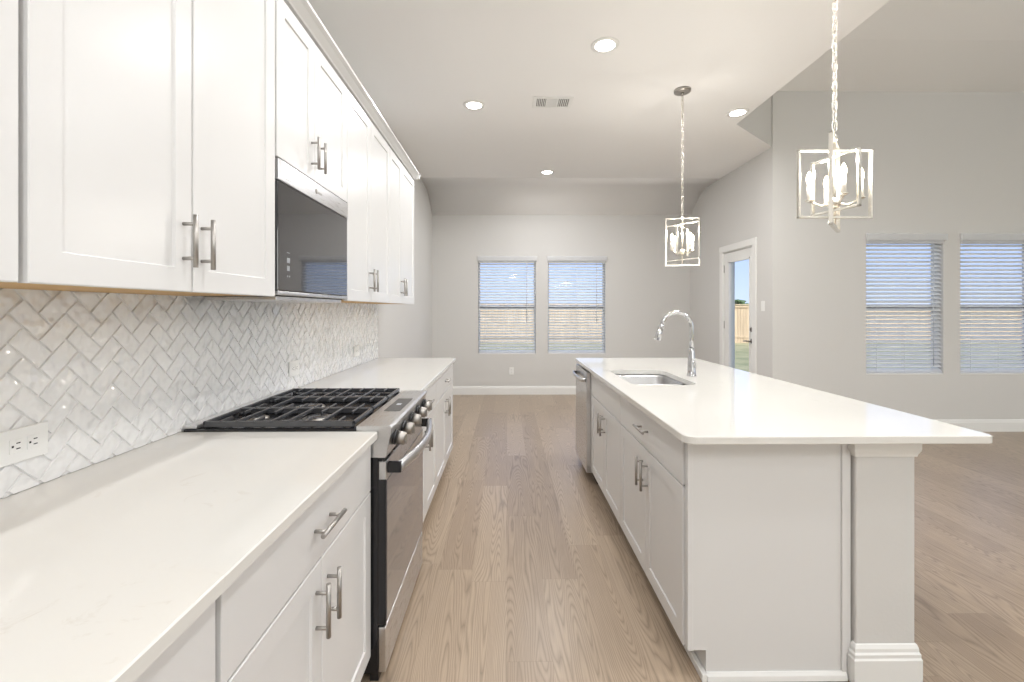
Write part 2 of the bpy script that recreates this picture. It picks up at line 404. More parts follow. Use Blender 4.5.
def blind(label, x0, x1, y, z0, z1, tilt, group, wx=.145, wlen=1.0):
    r = thing('window_blind', label, 'window blind', ((x0 + x1) / 2, y, z0), group)
    h = MB(); h.box(x0 - .012, x1 + .022, y - .032, y - .008, z1 - .012, z1 + .062, .005); h.box(x0 + .006, x1 - .006, y - .01, y + .045, z1 - .045, z1 - .004, .003)
    h.build('headrail', M['slat'], r)
    s = MB(); pitch = .0445; z = z0 + .05; yc = y + .034
    while z < z1 - .06:
        for q in (0,):
            t = bmesh.new(); ring = []
            nseg = 5
            for e in range(nseg + 1):
                a = -.025 + .05 * e / nseg; crown = .0028 * (1 - (a / .025) ** 2)
                ring.append((a, crown))
            pts = [(a, c + .0014) for a, c in ring] + [(a, c - .0014) for a, c in ring[::-1]]
            c_, s_ = math.cos(tilt), math.sin(tilt)
            poly = [(yc + a * c_ - c * s_, z + a * s_ + c * c_) for a, c in pts]
            t.free(); s.prism(poly, 'X', x0 + .008, x1 - .008)
        z += pitch
    s.build('slats', M['slat'], r)
    b = MB(); b.box(x0 + .006, x1 - .006, yc - .026, yc + .026, z0 + .014, z0 + .034, .004); b.build('bottom_rail', M['slat'], r)
    for fx in (.14, .5, .86):
        c = MB(); xx = x0 + (x1 - x0) * fx
        c.cyl((xx, yc - .026, z0 + .03), (xx, yc - .026, z1 - .03), .0012, seg=6); c.cyl((xx, yc + .026, z0 + .03), (xx, yc + .026, z1 - .03), .0012, seg=6)
        c.build('ladder_cord', M['slat'], r)
    w = MB(); xx = x1 - wx; w.cyl((xx, y - .004, z1 - .04), (xx, y - .004, z1 - wlen), .0045, seg=8); w.build('tilt_wand', M['vinyl'], r)
    return r
WB = [(-.455, .46), (.655, 1.575)]
WL = [(3.98, 4.845), (5.035, 5.90)]
for i, (a, b) in enumerate(WB): window(i + 1, a, b, YB, *WIN_Z)
for i, (a, b) in enumerate(WL): window(i + 3, a, b, YL, .634, 2.13)
blind('white slatted blind in the left window of the far end wall', *WB[0], YB, *WIN_Z, .50, 'white window blinds')
blind('white slatted blind in the right window of the far end wall, behind the island', *WB[1], YB, *WIN_Z, .50, 'white window blinds')
blind('fully visible white slatted blind right of the patio door wall, beside the corner', *WL[0], YL, .634, 2.13, .68, 'white window blinds', .115, 1.40)
blind('white slatted blind cut off by the right edge of the photo', *WL[1], YL, .634, 2.13, .68, 'white window blinds', .115, 1.40)

# ------------------------------------------------------------------ patio door
mb = MB()
cx0 = XR - .018
mb.box(cx0, XR + .001, DY0 - .075, DY0 + .004, 0, DZ + .07, .004); mb.box(cx0, XR + .001, DY1 - .004, DY1 + .075, 0, DZ + .07, .004)
mb.box(cx0 - .003, XR + .001, DY0 - .078, DY1 + .078, DZ - .004, DZ + .078, .004)
mb.box(XR, XR + .15, DY0 + .0005, DY0 + .014, 0, DZ); mb.box(XR, XR + .15, DY1 - .014, DY1 - .0005, 0, DZ); mb.box(XR, XR + .15, DY0, DY1, DZ - .014, DZ - .0005)
struct(mb.build('trim_1', M['trim']))
GY0, GY1, GZ0, GZ1 = 5.425, 5.93, .30, 1.975
lf = MB(); x0, x1 = XR + .012, XR + .056
a, b = DY0 + .017, DY1 - .017
lf.box(x0, x1, a, GY0, .01, DZ - .018); lf.box(x0, x1, GY1, b, .01, DZ - .018); lf.box(x0, x1, GY0, GY1, .01, GZ0); lf.box(x0, x1, GY0, GY1, GZ1, DZ - .018)
for (p, q, r_, s_) in ((GY0 - .022, GY0 + .004, GZ0 - .022, GZ1 + .022), (GY1 - .004, GY1 + .022, GZ0 - .022, GZ1 + .022)):
    lf.box(x0 - .01, x0 + .002, p, q, r_, s_, .003)
for (r_, s_) in ((GZ0 - .022, GZ0 + .004), (GZ1 - .004, GZ1 + .022)): lf.box(x0 - .01, x0 + .002, GY0 - .02, GY1 + .02, r_, s_, .003)
door = struct(lf.build('door_1', M['trim'], at=(x0, (a + b) / 2, 0)))
g = MB(); g.box(x0 + .018, x0 + .024, GY0, GY1, GZ0, GZ1); g.build('pane', M['glass'], door)
hd = MB(); hd.lathe((x0 - .004, 5.372, .972), [(.0, -.004), (.030, -.004), (.030, .002), (.026, .008), (0, .008)], axis='X')
hd.cyl((x0, 5.372, .972), (x0 - .05, 5.372, .972), .010); hd.sweep([(x0 - .05, 5.365, .972), (x0 - .052, 5.40, .974), (x0 - .05, 5.44, .972), (x0 - .046, 5.485, .966)], [.010, .009, .008, .006])
hd.build('door_handle', M['bronze'], door)
db = MB(); db.lathe((x0 - .008, 5.372, 1.112), [(0, -.008), (.026, -.008), (.029, .006), (0, .008)], axis='X'); db.box(x0 - .03, x0 - .008, 5.366, 5.378, 1.095, 1.129, .003)
db.build('deadbolt', M['bronze'], door)
for z in (.3, 1.15, 1.9):
    hg = MB(); hg.cyl((x0 - .006, DY1 - .012, z - .05), (x0 - .006, DY1 - .012, z + .05), .006, seg=10); hg.build('hinge', M['nickel'], door)

# ------------------------------------------------------------------ backsplash of herringbone tiles
def backsplash():
    y0, y1, z0, z1 = .02, 4.11, .9155, 1.4045
    w = .0495; g = .0013; bm = bmesh.new()
    c45 = math.sqrt(.5); n = 90; ox, oz = .013, .021
    for i in range(-n, n):
        for j in range(-n, n):
            d = (i - j) % 4
            if d == 0: r = (i, j, i + 2, j + 1)
            elif d == 3: r = (i, j, i + 1, j + 2)
            else: continue
            cxu = (r[0] + r[2]) / 2 * w; cyu = (r[1] + r[3]) / 2 * w
            Yc = (cxu - cyu) * c45 + 2.0 + ox; Zc = (cxu + cyu) * c45 + 1.15 + oz
            if Yc < y0 - .1 or Yc > y1 + .1 or Zc < z0 - .1 or Zc > z1 + .1: continue
            hx = (r[2] - r[0]) * w / 2 - g; hy = (r[3] - r[1]) * w / 2 - g
            ty, tz = random.uniform(-.02, .02), random.uniform(-.02, .02); b = .0022
            lo = []; hi = []
            for sx_, sy_ in ((-1, -1), (1, -1), (1, 1), (-1, 1)):
                for lst, k, dp in ((lo, 0, 0.0), (hi, b, .0065)):
                    u = cxu + sx_ * (hx - k); v = cyu + sy_ * (hy - k)
                    Y = (u - v) * c45 + 2.0 + ox; Z = (u + v) * c45 + 1.15 + oz
                    ex = dp + ((Y - Yc) * ty + (Z - Zc) * tz if dp else 0)
                    lst.append(bm.verts.new((XT - .006 + ex, Y, Z)))
            bm.faces.new(hi)
            for q in range(4): bm.faces.new((lo[q], lo[(q + 1) % 4], hi[(q + 1) % 4], hi[q]))
    for co, no in (((0, y0, 0), (0, -1, 0)), ((0, y1, 0), (0, 1, 0)), ((0, 0, z0), (0, 0, -1)), ((0, 0, z1), (0, 0, 1))):
        bmesh.ops.bisect_plane(bm, geom=bm.verts[:] + bm.edges[:] + bm.faces[:], plane_co=co, plane_no=no, clear_outer=True)
    bmesh.ops.recalc_face_normals(bm, faces=bm.faces)
    for f in bm.faces:
        if f.normal.x < -.1: f.normal_flip()
    r = thing('tile_backsplash', 'glossy white herringbone tile backsplash between the left counters and the wall cabinets', 'backsplash', (XL, 2.05, CT))
    m = MB(); m.bm.free(); m.bm = bm; m.build('tiles', M['tile'], r)
    k = MB(); k.box(XL + .0015, XT - .0035, y0, y1, z0, z1); k.build('grout', M['grout'], r)
backsplash()

# ------------------------------------------------------------------ cabinets
def shaker(mb, face, sgn, y0, y1, z0, z1, rail=.06, th=.02, rec=.006, flat=False):
    """door front in a plane of constant X; sgn = +1 faces +X"""
    xb = face - sgn * th
    if flat:
        mb.box(xb, face, y0, y1, z0, z1, .002); return
    t = bmesh.new()
    def ring(x, k, ): return [t.verts.new((x, y, z)) for y, z in ((y0 + k, z0 + k), (y1 - k, z0 + k), (y1 - k, z1 - k), (y0 + k, z1 - k))]
    rs = [ring(xb, 0), ring(face - sgn * .002, 0), ring(face, .002), ring(face, rail), ring(face - sgn * rec, rail + .003)]
    for a, b in zip(rs, rs[1:]):
        for i in range(4): t.faces.new((a[i], a[(i + 1) % 4], b[(i + 1) % 4], b[i]))
    t.faces.new(rs[0]); t.faces.new(rs[-1])
    bmesh.ops.recalc_face_normals(t, faces=t.faces)
    mb.add(t)
def pull(face, sgn, y, z, L=.135, horiz=False, parent=None):
    m = MB(); x = face + sgn * .032
    if horiz:
        m.cyl((x, y - L / 2, z), (x, y + L / 2, z), .0062, seg=12)
        for d in (-.048, .048): m.cyl((face - sgn * .001, y + d, z), (x, y + d, z), .0048, seg=10)
    else:
        m.cyl((x, y, z - L / 2), (x, y, z + L / 2), .0062, seg=12)
        for d in (-.045, .045): m.cyl((face - sgn * .001, y, z + d), (x, y, z + d), .0048, seg=10)
    m.build('handle', M['nickel'], parent, None)
def base_cab(label, group, face, sgn, back, y0, y1, split, z1=.873, zd=.700, drawer=True, side_gap=.003, doors=True, zb=.108):
    back = back + sgn * .0025
    r = thing('base_cabinet', label, 'cabinet', ((face + back) / 2, (y0 + y1) / 2, 0), group)
    b = MB(); fx = face - sgn * .022
    if 'under the sink' in label:
        b.box(back, fx, y0 + .0005, y1 - .0005, .10, .655)
        b.box(fx, fx - sgn * .018, y0 + .0005, y1 - .0005, .655, CB - .001); b.box(back, back + sgn * .018, y0 + .0005, y1 - .0005, .655, CB - .001)
        b.box(back, fx, y0 + .0005, y0 + .016, .655, CB - .001); b.box(back, fx, y1 - .016, y1 - .0005, .655, CB - .001)
    else: b.box(back, fx, y0 + .0005, y1 - .0005, .10, CB - .001, .001); b.build('body', M['cab'], r)
    t = MB(); t.box(back, face - sgn * .0765, y0 + .001, y1 - .001, 0, .0995); t.build('toe_kick', M['cab'], r)
    e = side_gap
    if drawer:
        d = MB(); shaker(d, face, sgn, y0 + e, y1 - e, zd + .003, z1, flat=True); o = d.build('drawer', M['cab'], r)
        pull(face, sgn, (y0 + y1) / 2, (zd + z1) / 2 + .002, .15, True, o)
    zt = zd - .003 if drawer else z1
    for a, bb, hy in ((y0 + e, split - .002, split - .037), (split + .002, y1 - e, split + .037)):
        d = MB(); shaker(d, face, sgn, a, bb, zb, zt); o = d.build('door', M['cab'], r)
        pull(face, sgn, hy, zt - .115, .137, False, o)
    return r
gb = 'white base cabinets under the left counters'
base_cab('white base cabinet at the bottom left, its front cut by the photo corner', gb, -.489, 1, XL, -.10, .768, .334, side_gap=.006)
base_cab('white base cabinet with one wide drawer between the near left counter front and the range', gb, -.489, 1, XL, .772, 1.628, 1.196, side_gap=.005)
base_cab('white base cabinet just beyond the range', gb, -.489, 1, XL, 2.372, 3.115, 2.72)
base_cab('white base cabinet at the far end of the left run', gb, -.489, 1, XL, 3.117, 4.085, 3.60)
gi = 'white base cabinets in the island'
base_cab('white island cabinet next to the dishwasher, under the sink', gi, .652, -1, 1.262, 2.585, 3.473, 3.02)
base_cab('white island cabinet nearest the camera, with drawer and two doors', gi, .652, -1, 1.262, 1.660, 2.583, 2.115)
for o in bpy.data.objects:
    if o.name.startswith('base_cabinet') and 'dishwasher' in o.get('label', ''):
        for c in o.children:
            if c.name.startswith('drawer'):
                c['label'] = 'plain false front'
                for q in list(c.children): bpy.data.objects.remove(q)

def upper_cab(label, face, y0, y1, split, z0, z1=2.522, hz=1.532, zt=2.536, e=.003):
    r = thing('wall_cabinet', label, 'cabinet', ((face + XL) / 2, (y0 + y1) / 2, z0), 'white wall cabinets on the left')
    b = MB(); b.box(XL + .0025, face - .022, y0 + .0005, y1 - .0005, z0 + .006, zt, .001); b.build('body', M['cab'], r)
    u = MB(); u.box(XL + .015, face - .03, y0 + .012, y1 - .012, z0 + .002, z0 + .0065); u.build('underside', M['wood'], r)['label'] = 'unpainted tan wood underside'
    for a, bb, hy in ((y0 + e, split - .0025, split - .035), (split + .0025, y1 - e, split + .035)):
        d = MB(); shaker(d, face, 1, a, bb, z0, z1); o = d.build('door', M['cab'], r)
        pull(face, 1, hy, hz, .137, False, o)
    return r
UF = -.842
upper_cab('white wall cabinet at the left edge of the photo, mostly out of frame', UF, -.04, .794, .38, 1.401, e=.007)
upper_cab('largest white wall cabinet, directly left of the microwave', UF, .795, 1.652, 1.216, 1.401, e=.007)
upper_cab('short white wall cabinet above the microwave', UF, 1.655, 2.383, 1.985, 1.918, hz=2.028)
upper_cab('white wall cabinet just right of the microwave', UF, 2.385, 3.25, 2.80, 1.401)
upper_cab('last white wall cabinet, at the far end of the row', UF, 3.252, 4.108, 3.62, 1.401)
# crown moulding round the cabinet tops
mb = MB()
pr = [(UF - .02, 2.537), (UF + .004, 2.537), (UF + .008, 2.545), (UF + .03, 2.568), (UF + .046, 2.578), (UF + .046, 2.592), (UF - .02, 2.592)]
mb.prism(pr, 'Y', -.04, 4.14)
mb.prism([(4.09, 2.537), (4.112, 2.537), (4.118, 2.545), (4.14, 2.568), (4.154, 2.578), (4.154, 2.592), (4.09, 2.592)], 'X', XL, UF + .046)
tag(mb.build('crown_molding', M['cab'], at=(UF, 2.05, 2.537)), 'white crown molding strip running along the tops of the wall cabinets', 'molding')

# ------------------------------------------------------------------ countertops
def slab(name, label, x0, x1, y0, y1, r=0.0, hole=None):
    def arc(cx, cy, rr, a0, n=8): return [(cx + rr * math.cos(a0 + PI / 2 * i / n), cy + rr * math.sin(a0 + PI / 2 * i / n)) for i in range(n + 1)]
    rr = [.004, .004, .004, .004]
    if r: rr = r
    poly = arc(x0 + rr[0], y0 + rr[0], rr[0], PI) + arc(x1 - rr[1], y0 + rr[1], rr[1], 1.5 * PI) + arc(x1 - rr[2], y1 - rr[2], rr[2], 0) + arc(x0 + rr[3], y1 - rr[3], rr[3], PI / 2)
    t = bmesh.new()
    def loop(pts, z): return [t.verts.new((p[0], p[1], z)) for p in pts]
    bv = .003; cx, cy = (x0 + x1) / 2, (y0 + y1) / 2
    def ins(pts, k, sg=1): 
        return [(p[0] + sg * (k if p[0] < cx else -k), p[1] + sg * (k if p[1] < cy else -k)) for p in pts]
    A = loop(ins(poly, bv), CB); B = loop(poly, CB + bv); C = loop(poly, CT - bv); D = loop(ins(poly, bv), CT)
    for a, b in ((A, B), (B, C), (C, D)):
        for i in range(len(a)): t.faces.new((a[i], a[(i + 1) % len(a)], b[(i + 1) % len(a)], b[i]))
    t.faces.new(A[::-1]); t.faces.new(D)
    bmesh.ops.recalc_face_normals(t, faces=t.faces)
    m = MB(); m.add(t)
    o = tag(m.build(name, M['quartz'], at=(cx, cy, CB)), label, 'countertop')
    if hole is not None:
        q = MB(); q.prism(hole, 'Z', CB - .05, CT + .05); k = q.build('cutter', M['quartz'])
        b = o.modifiers.new('b', 'BOOLEAN'); b.object = k; b.operation = 'DIFFERENCE'; b.solver = 'EXACT'
        bpy.context.view_layer.update()
        me = bpy.data.meshes.new_from_object(o.evaluated_get(bpy.context.evaluated_depsgraph_get()))
        o.modifiers.clear(); o.data = me; bpy.data.objects.remove(k)
    return o
slab('countertop', 'cream white quartz countertop filling the lower left, in front of the range', XL + .002, -.467, -.10, 1.632)
slab('countertop', 'short white quartz countertop on the left beyond the range', XL + .002, -.467, 2.366, 4.112)
def rrect(x0, x1, y0, y1, r, n=6):
    out = []
    for cx, cy, a in ((x0 + r, y0 + r, PI), (x1 - r, y0 + r, 1.5 * PI), (x1 - r, y1 - r, 0), (x0 + r, y1 - r, PI / 2)):
        out += [(cx + r * math.cos(a + PI / 2 * i / n), cy + r * math.sin(a + PI / 2 * i / n)) for i in range(n + 1)]
    return out
SX0, SX1, SY0, SY1 = .735, 1.125, 2.61, 3.26
slab('countertop', 'large glossy white quartz island countertop with the sink cut into it', .618, 1.705, 1.549, 4.085, r=[.045, .02, .02, .03], hole=rrect(SX0, SX1, SY0, SY1, .07))

# ------------------------------------------------------------------ sink and faucet
sk = thing('kitchen_sink', 'stainless steel double bowl undermount sink in the island countertop', 'sink', (.93, 2.93, CB - .2))
def bowl(y0, y1, dep):
    t = bmesh.new(); prof = [(0.0, 0), (.004, -.02), (.010, -dep + .03), (.035, -dep + .004), (.07, -dep)]
    rings = []
    for k, dz in prof:
        rings.append([t.verts.new((p[0], p[1], CB - .0015 + dz)) for p in rrect(SX0 - .004 + k, SX1 + .004 - k, y0 + k, y1 - k, max(.065 - k * .3, .02))])
    for a, b in zip(rings, rings[1:]):
        for i in range(len(a)):
            f = t.faces.new((a[i], a[(i + 1) % len(a)], b[(i + 1) % len(a)], b[i])); f.smooth = True
    t.faces.new(rings[-1])
    bmesh.ops.recalc_face_normals(t, faces=t.faces)
    m = MB(); m.add(t); m.bm.normal_update()
    o = m.build('bowl', M['steel'], sk)
    md = o.modifiers.new('s', 'SOLIDIFY'); md.thickness = .0012; md.offset = 1
    d = MB(); cyy = (y0 + y1) / 2; d.lathe(((SX0 + SX1) / 2, cyy, CB - dep), [(.0, 0), (.045, 0), (.045, .003), (.036, .004), (.03, 0), (0, 0)]); d.build('drain', M['chrome'], o)
bowl(2.606, 2.80, .17); bowl(2.815, 3.264, .20)
m = MB(); m.box(SX0 + .002, SX1 - .002, 2.799, 2.816, CB - .045, CB - .016, .006); m.build('divider', M['steel'], sk)
FXp, FYp = 1.218, 2.955
fc = thing('kitchen_faucet', 'tall chrome pull-down gooseneck faucet behind the island sink', 'faucet', (FXp, FYp, CT))
m = MB(); m.lathe((FXp, FYp, CT), [(0, 0), (.031, 0), (.031, .006), (.027, .012), (.0255, .06), (.022, .12), (.0185, .17), (.0175, .185), (0, .185)]); m.build('base', M['chrome'], fc)
m = MB(); pts = [(FXp, FYp, CT + .175), (FXp, FYp, CT + .25), (FXp, FYp, 1.238)]
R = .098; cx = FXp - R
for i in range(1, 17):
    a = PI * .93 * i / 16; pts.append((cx + R * math.cos(a), FYp, 1.238 + R * math.sin(a)))
m.sweep(pts, .0140, seg=14, up=(0, 1, 0)); m.build('spout', M['chrome'], fc)
e1 = Vector(pts[-1]); dr = (Vector(pts[-1]) - Vector(pts[-2])).normalized()
m = MB(); m.cyl(e1, e1 + dr * .03, .0145, .0175, 18); m.cyl(e1 + dr * .03, e1 + dr * .112, .0175, .0210, 18); m.build('spray_head', M['chrome'], fc)
m = MB(); m.cyl((FXp, FYp, CT + .105), (FXp, FYp - .035, CT + .105), .013, seg=14); m.sweep([(FXp, FYp - .032, CT + .105), (FXp + .004, FYp - .045, CT + .075), (FXp + .01, FYp - .055, CT + .03)], [.009, .008, .006], sy=.6, up=(1, 0, 0)); m.build('lever', M['chrome'], fc)

# ------------------------------------------------------------------ island end: panel, half wall
ip = thing('island_end_panel', 'flat white end panel closing the near end of the island', 'panel', (.96, 1.648, 0))
m = MB(); m.prism([(.6795, .108), (.728, .108), (.728, 0), (1.262, 0), (1.262, CB - .001), (.6795, CB - .001)], 'Y', 1.638, 1.6585); m.build('panel', M['cab'], ip)
m = MB(); m.box(.6595, .6795, 1.634, 1.6585, .108, CB - .001, .002); m.build('edge_strip', M['cab'], ip)
m = MB(); m.box(1.226, 1.2415, 1.631, 1.6375, .03, CB - .001, .002); m.build('edge_strip', M['cab'], ip)
m = MB(); m.prism([(1.6375, .002), (1.6375, .03), (1.633, .03), (1.626, .02), (1.623, .002)], 'X', .7285, 1.241); m.build('shoe_molding', M['trim'], ip)
m = MB(); m.box(.7085, .7275, 1.624, 3.47, .0005, .030, .003); m.build('toe_molding', M['trim'], ip)
hw = thing('half_wall', 'greige textured half wall end post under the island overhang', 'half wall', (1.36, 2.85, 0))
m = MB(); m.box(1.269, 1.487, 1.622, 4.06, 0, CB - .001, .006); m.build('body', M['wall'], hw)
def around(prof, name):
    """moulding wrapped round the near end and both long sides of the half wall; prof = (out, z)"""
    t = bmesh.new(); x0, x1, y0, y1 = 1.269, 1.487, 1.622, 4.06
    rings = []
    for o_, z in prof:
        rings.append([t.verts.new(p) for p in ((x0 - o_, 1.6375, z), (x0 - o_, y0 - o_, z), (x1 + o_ * .5, y0 - o_, z), (x1 + o_ * .5, y1 + o_, z))])
    for a, b in zip(rings, rings[1:]):
        for i in range(3): t.faces.new((a[i], a[i + 1], b[i + 1], b[i]))
    bmesh.ops.recalc_face_normals(t, faces=t.faces)
    q = MB(); q.add(t); o = q.build(name, M['trim'], hw)
    return o
around([(.0005, 0), (.02, 0), (.02, .090), (.016, .096), (.016, .108), (.011, .114), (.010, .126), (.005, .137), (.0005, .140)], 'base_molding')
around([(.0005, .818), (.006, .82), (.008, .828), (.016, .842), (.018, .850), (.018, CB - .002), (.0005, CB - .002)], 'cap_molding')
m = MB(); m.box(.68, 1.262, 4.035, 4.06, .0, CB - .001, .001)
tag(m.build('island_back_panel', M['cab'], at=(.97, 4.047, 0)), 'white panel closing the far end of the island beyond the dishwasher', 'panel')

# ------------------------------------------------------------------ dishwasher
dw = thing('dishwasher', 'stainless steel dishwasher at the far end of the island', 'dishwasher', (.94, 3.75, 0))
m = MB(); m.box(.672, 1.258, 3.48, 4.03, .06, CB - .003, .002); m.build('body', M['dark'], dw)
m = MB(); m.box(.618, .668, 3.485, 4.028, .085, .868, .004); m.build('door', M['steel'], dw)
m = MB(); m.sweep([(.617, 3.515, .80), (.588, 3.54, .80), (.580, 3.60, .80), (.578, 3.75, .80), (.580, 3.91, .80), (.588, 3.97, .80), (.617, 3.995, .80)], .009, sy=1.7, seg=10); m.build('handle', M['steel'], dw)
m = MB(); m.box(.700, .72, 3.485, 4.028, 0, .082); m.build('toe_kick', M['black'], dw)

# ------------------------------------------------------------------ range
RY0, RY1 = 1.640, 2.358
rg = thing('gas_range', 'stainless steel slide-in gas range with black cast iron grates', 'range', (-.8, 2.0, 0))
m = MB(); m.box(-1.165, -.468, RY0, RY1, .03, .905, .002)
for yy in (RY0 + .05, RY1 - .05):
    for xx in (-1.1, -.54): m.cyl((xx, yy, 0), (xx, yy, .035), .018)
m.build('body', M['black'], rg)
m = MB(); m.box(-1.165, -.547, RY0 - .006, RY1 + .006, .9055, .922, .003); m.build('cooktop', M['black'], rg)
m = MB(); m.box(-1.164, -1.118, RY0 - .004, RY1 + .004, .9225, .936, .003)
m.build('rear_trim', M['steel'], rg)
m = MB(); m.prism([(-.546, .9050), (-.546, .931), (-.425, .931), (-.418, .926), (-.440, .815), (-.546, .815)], 'Y', RY0 - .002, RY1 + .002, .002); cp = m.build('control_panel', M['steel'], rg)
m = MB(); m.box(-.513, -.446, 1.88, 2.14, .9312, .9325); m.build('touch_display', M['greydisp'], cp)
m = MB(); m.box(-.490, -.470, 1.995, 2.025, .9326, .9329); m.build('display_readout', M['vinyl'], cp)
fn = Vector((.111, 0, -.022)); axisv = Vector((.981, 0, -.194)).normalized()
for yy in (1.715, 1.855, 2.0, 2.145, 2.285):
    c = Vector((-.429, yy, .872)); k = MB()
    k.cyl(c, c + axisv * .012, .029, .029, 24); kb = k.build('knob', M['black'], rg)
    k = MB(); k.cyl(c + axisv * .012, c + axisv * .044, .0250, .0235, 24); k.box(c.x + .040, c.x + .050, yy - .004, yy + .004, c.z - .027, c.z + .010, .002); k.build('knob_face', M['nickel'], kb)
m = MB()
for i in range(9):
    yy = 1.70 + i * .072; m.box(-.47, -.4405, yy, yy + .045, .803, .8125)
m.box(-.49, -.455, RY0 + .004, RY1 - .004, .800, .814); m.build('vent_slot', M['black'], rg)
m = MB(); m.box(-.4675, -.440, RY0 + .004, RY1 - .004, .205, .800, .003); od = m.build('oven_door', M['steel'], rg)
m = MB(); m.box(-.4405, -.4375, RY0 + .008, RY1 - .008, .215, .730, .001); m.build('oven_window', M['ovenglass'], od)
m = MB(); m.box(-.4685, -.4395, RY0 + .0025, RY0 + .0042, .205, .735, .0005); m.build('side_edge', M['black'], od)
m = MB(); pts = []; rad = []
for i in range(21):
    s_ = i / 20; yy = RY0 + .03 + (RY1 - RY0 - .06) * s_; pts.append((-.400 + .038 * math.sin(PI * s_), yy, .772))
m.sweep(pts, .0145, sy=1.5, seg=12); hdl = m.build('handle', M['steel'], od)
for yy in (RY0 + .022, RY1 - .042):
    m = MB(); m.box(-.441, -.390, yy, yy + .018, .752, .792, .003); m.build('handle_mount', M['black'], hdl)
m = MB(); m.box(-.4675, -.441, RY0 + .004, RY1 - .004, .032, .196, .003); m.build('storage_drawer', M['steel'], rg)
m = MB(); m.box(-.50, -.468, RY0 + .006, RY1 - .006, .0, .03); m.build('kick_strip', M['black'], rg)
# burners and grates
for (bx, by, br) in ((-1.0, 1.80, .040), (-.75, 1.80, .048), (-.87, 2.0, .052), (-1.0, 2.20, .036), (-.75, 2.20, .045)):
    m = MB(); m.lathe((bx, by, .9215), [(0, 0), (br + .012, 0), (br + .010, .003), (br, .005), (br, .007), (0, .007)]); b_ = m.build('burner', M['nickel'], rg)
    m = MB(); m.lathe((bx, by, .9287), [(0, 0), (br * .85, 0), (br * .88, .002), (br * .8, .004), (0, .0045)]); m.build('burner_cap', M['iron'], b_)
gw = (RY1 - RY0 - .02) / 3
for i in range(3):
    a = RY0 + .010 + gw * i + .002; b = a + gw - .004; xa, xb = -1.108, -.557; z0, z1 = .934, .946; t = .0055
    m = MB()
    for yy in (a + t, b - t): m.box(xa, xb, yy - t, yy + t, z0 - .010, z1, .003)
    for xx in (xa + t, xb - t): m.box(xx - t, xx + t, a, b, z0 - .004, z1, .003)
    for q in range(1, 9):
        xx = xa + (xb - xa) * q / 9
        if q in (2, 4, 5, 7) and not (i == 1 and q in (4, 5)):
            m.box(xx - t * .8, xx + t * .8, a, b, z0, z1 + .002, .003)
        else:
            for ya, yb in ((a, a + .075), (b - .075, b)):
                m.box(xx - t * .8, xx + t * .8, ya, yb, z0, z1 + .002, .003)
    for xx in (xa + .012, xb - .012):
        for yy in (a + .012, b - .012): m.cyl((xx, yy, .9215), (xx, yy, z0), .007, seg=8)
    m.build('grate', M['iron'], rg)

# ------------------------------------------------------------------ microwave
mw = thing('microwave', 'over-the-range microwave with black glass door and stainless top band', 'microwave', (-1.0, 2.02, 1.40))
MY0, MY1 = 1.658, 2.380
m = MB(); m.box(XL + .014, -.868, MY0, MY1, 1.405, 1.912, .002); m.build('body', M['dark'], mw)
m = MB(); m.box(-.8675, -.836, MY0 + .002, MY1 - .002, 1.832, 1.911, .003); tb = m.build('top_band', M['steel'], mw)
m = MB(); c = Vector((-.8362, 1.985, 1.872)); m.lathe(c, [(0, -.001), (.011, -.001), (.011, .0015), (0, .0015)], axis='X')
for i in range(3): m.box(-.8362, -.8352, 2.005 + i * .014, 2.015 + i * .014, 1.867, 1.876, .0003)
m.build('badge', M['nickel'], tb)
m = MB(); m.box(-.8675, -.840, MY0 + .004, MY1 - .003, 1.425, 1.830, .003); gd = m.build('door', M['blackglass'], mw)
m = MB(); m.box(-.8402, -.8394, 1.728, 1.752, 1.532, 1.552); m.box(-.8402, -.8394, 1.728, 1.750, 1.502, 1.522)
m.box(-.8402, -.8394, 1.73, 1.736, 1.478, 1.484); m.box(-.8402, -.8394, 1.745, 1.751, 1.478, 1.484); m.box(-.8402, -.8394, 1.728, 1.75, 1.570, 1.573)
m.build('touch_controls', M['icon'], gd)
m = MB(); m.box(-.90, -.838, MY0 + .002, MY1 - .002, 1.408, 1.423, .003); m.box(-1.12, -.86, MY0 + .03, MY1 - .03, 1.388, 1.4045, .003); m.build('bottom_vent', M['steel'], mw)

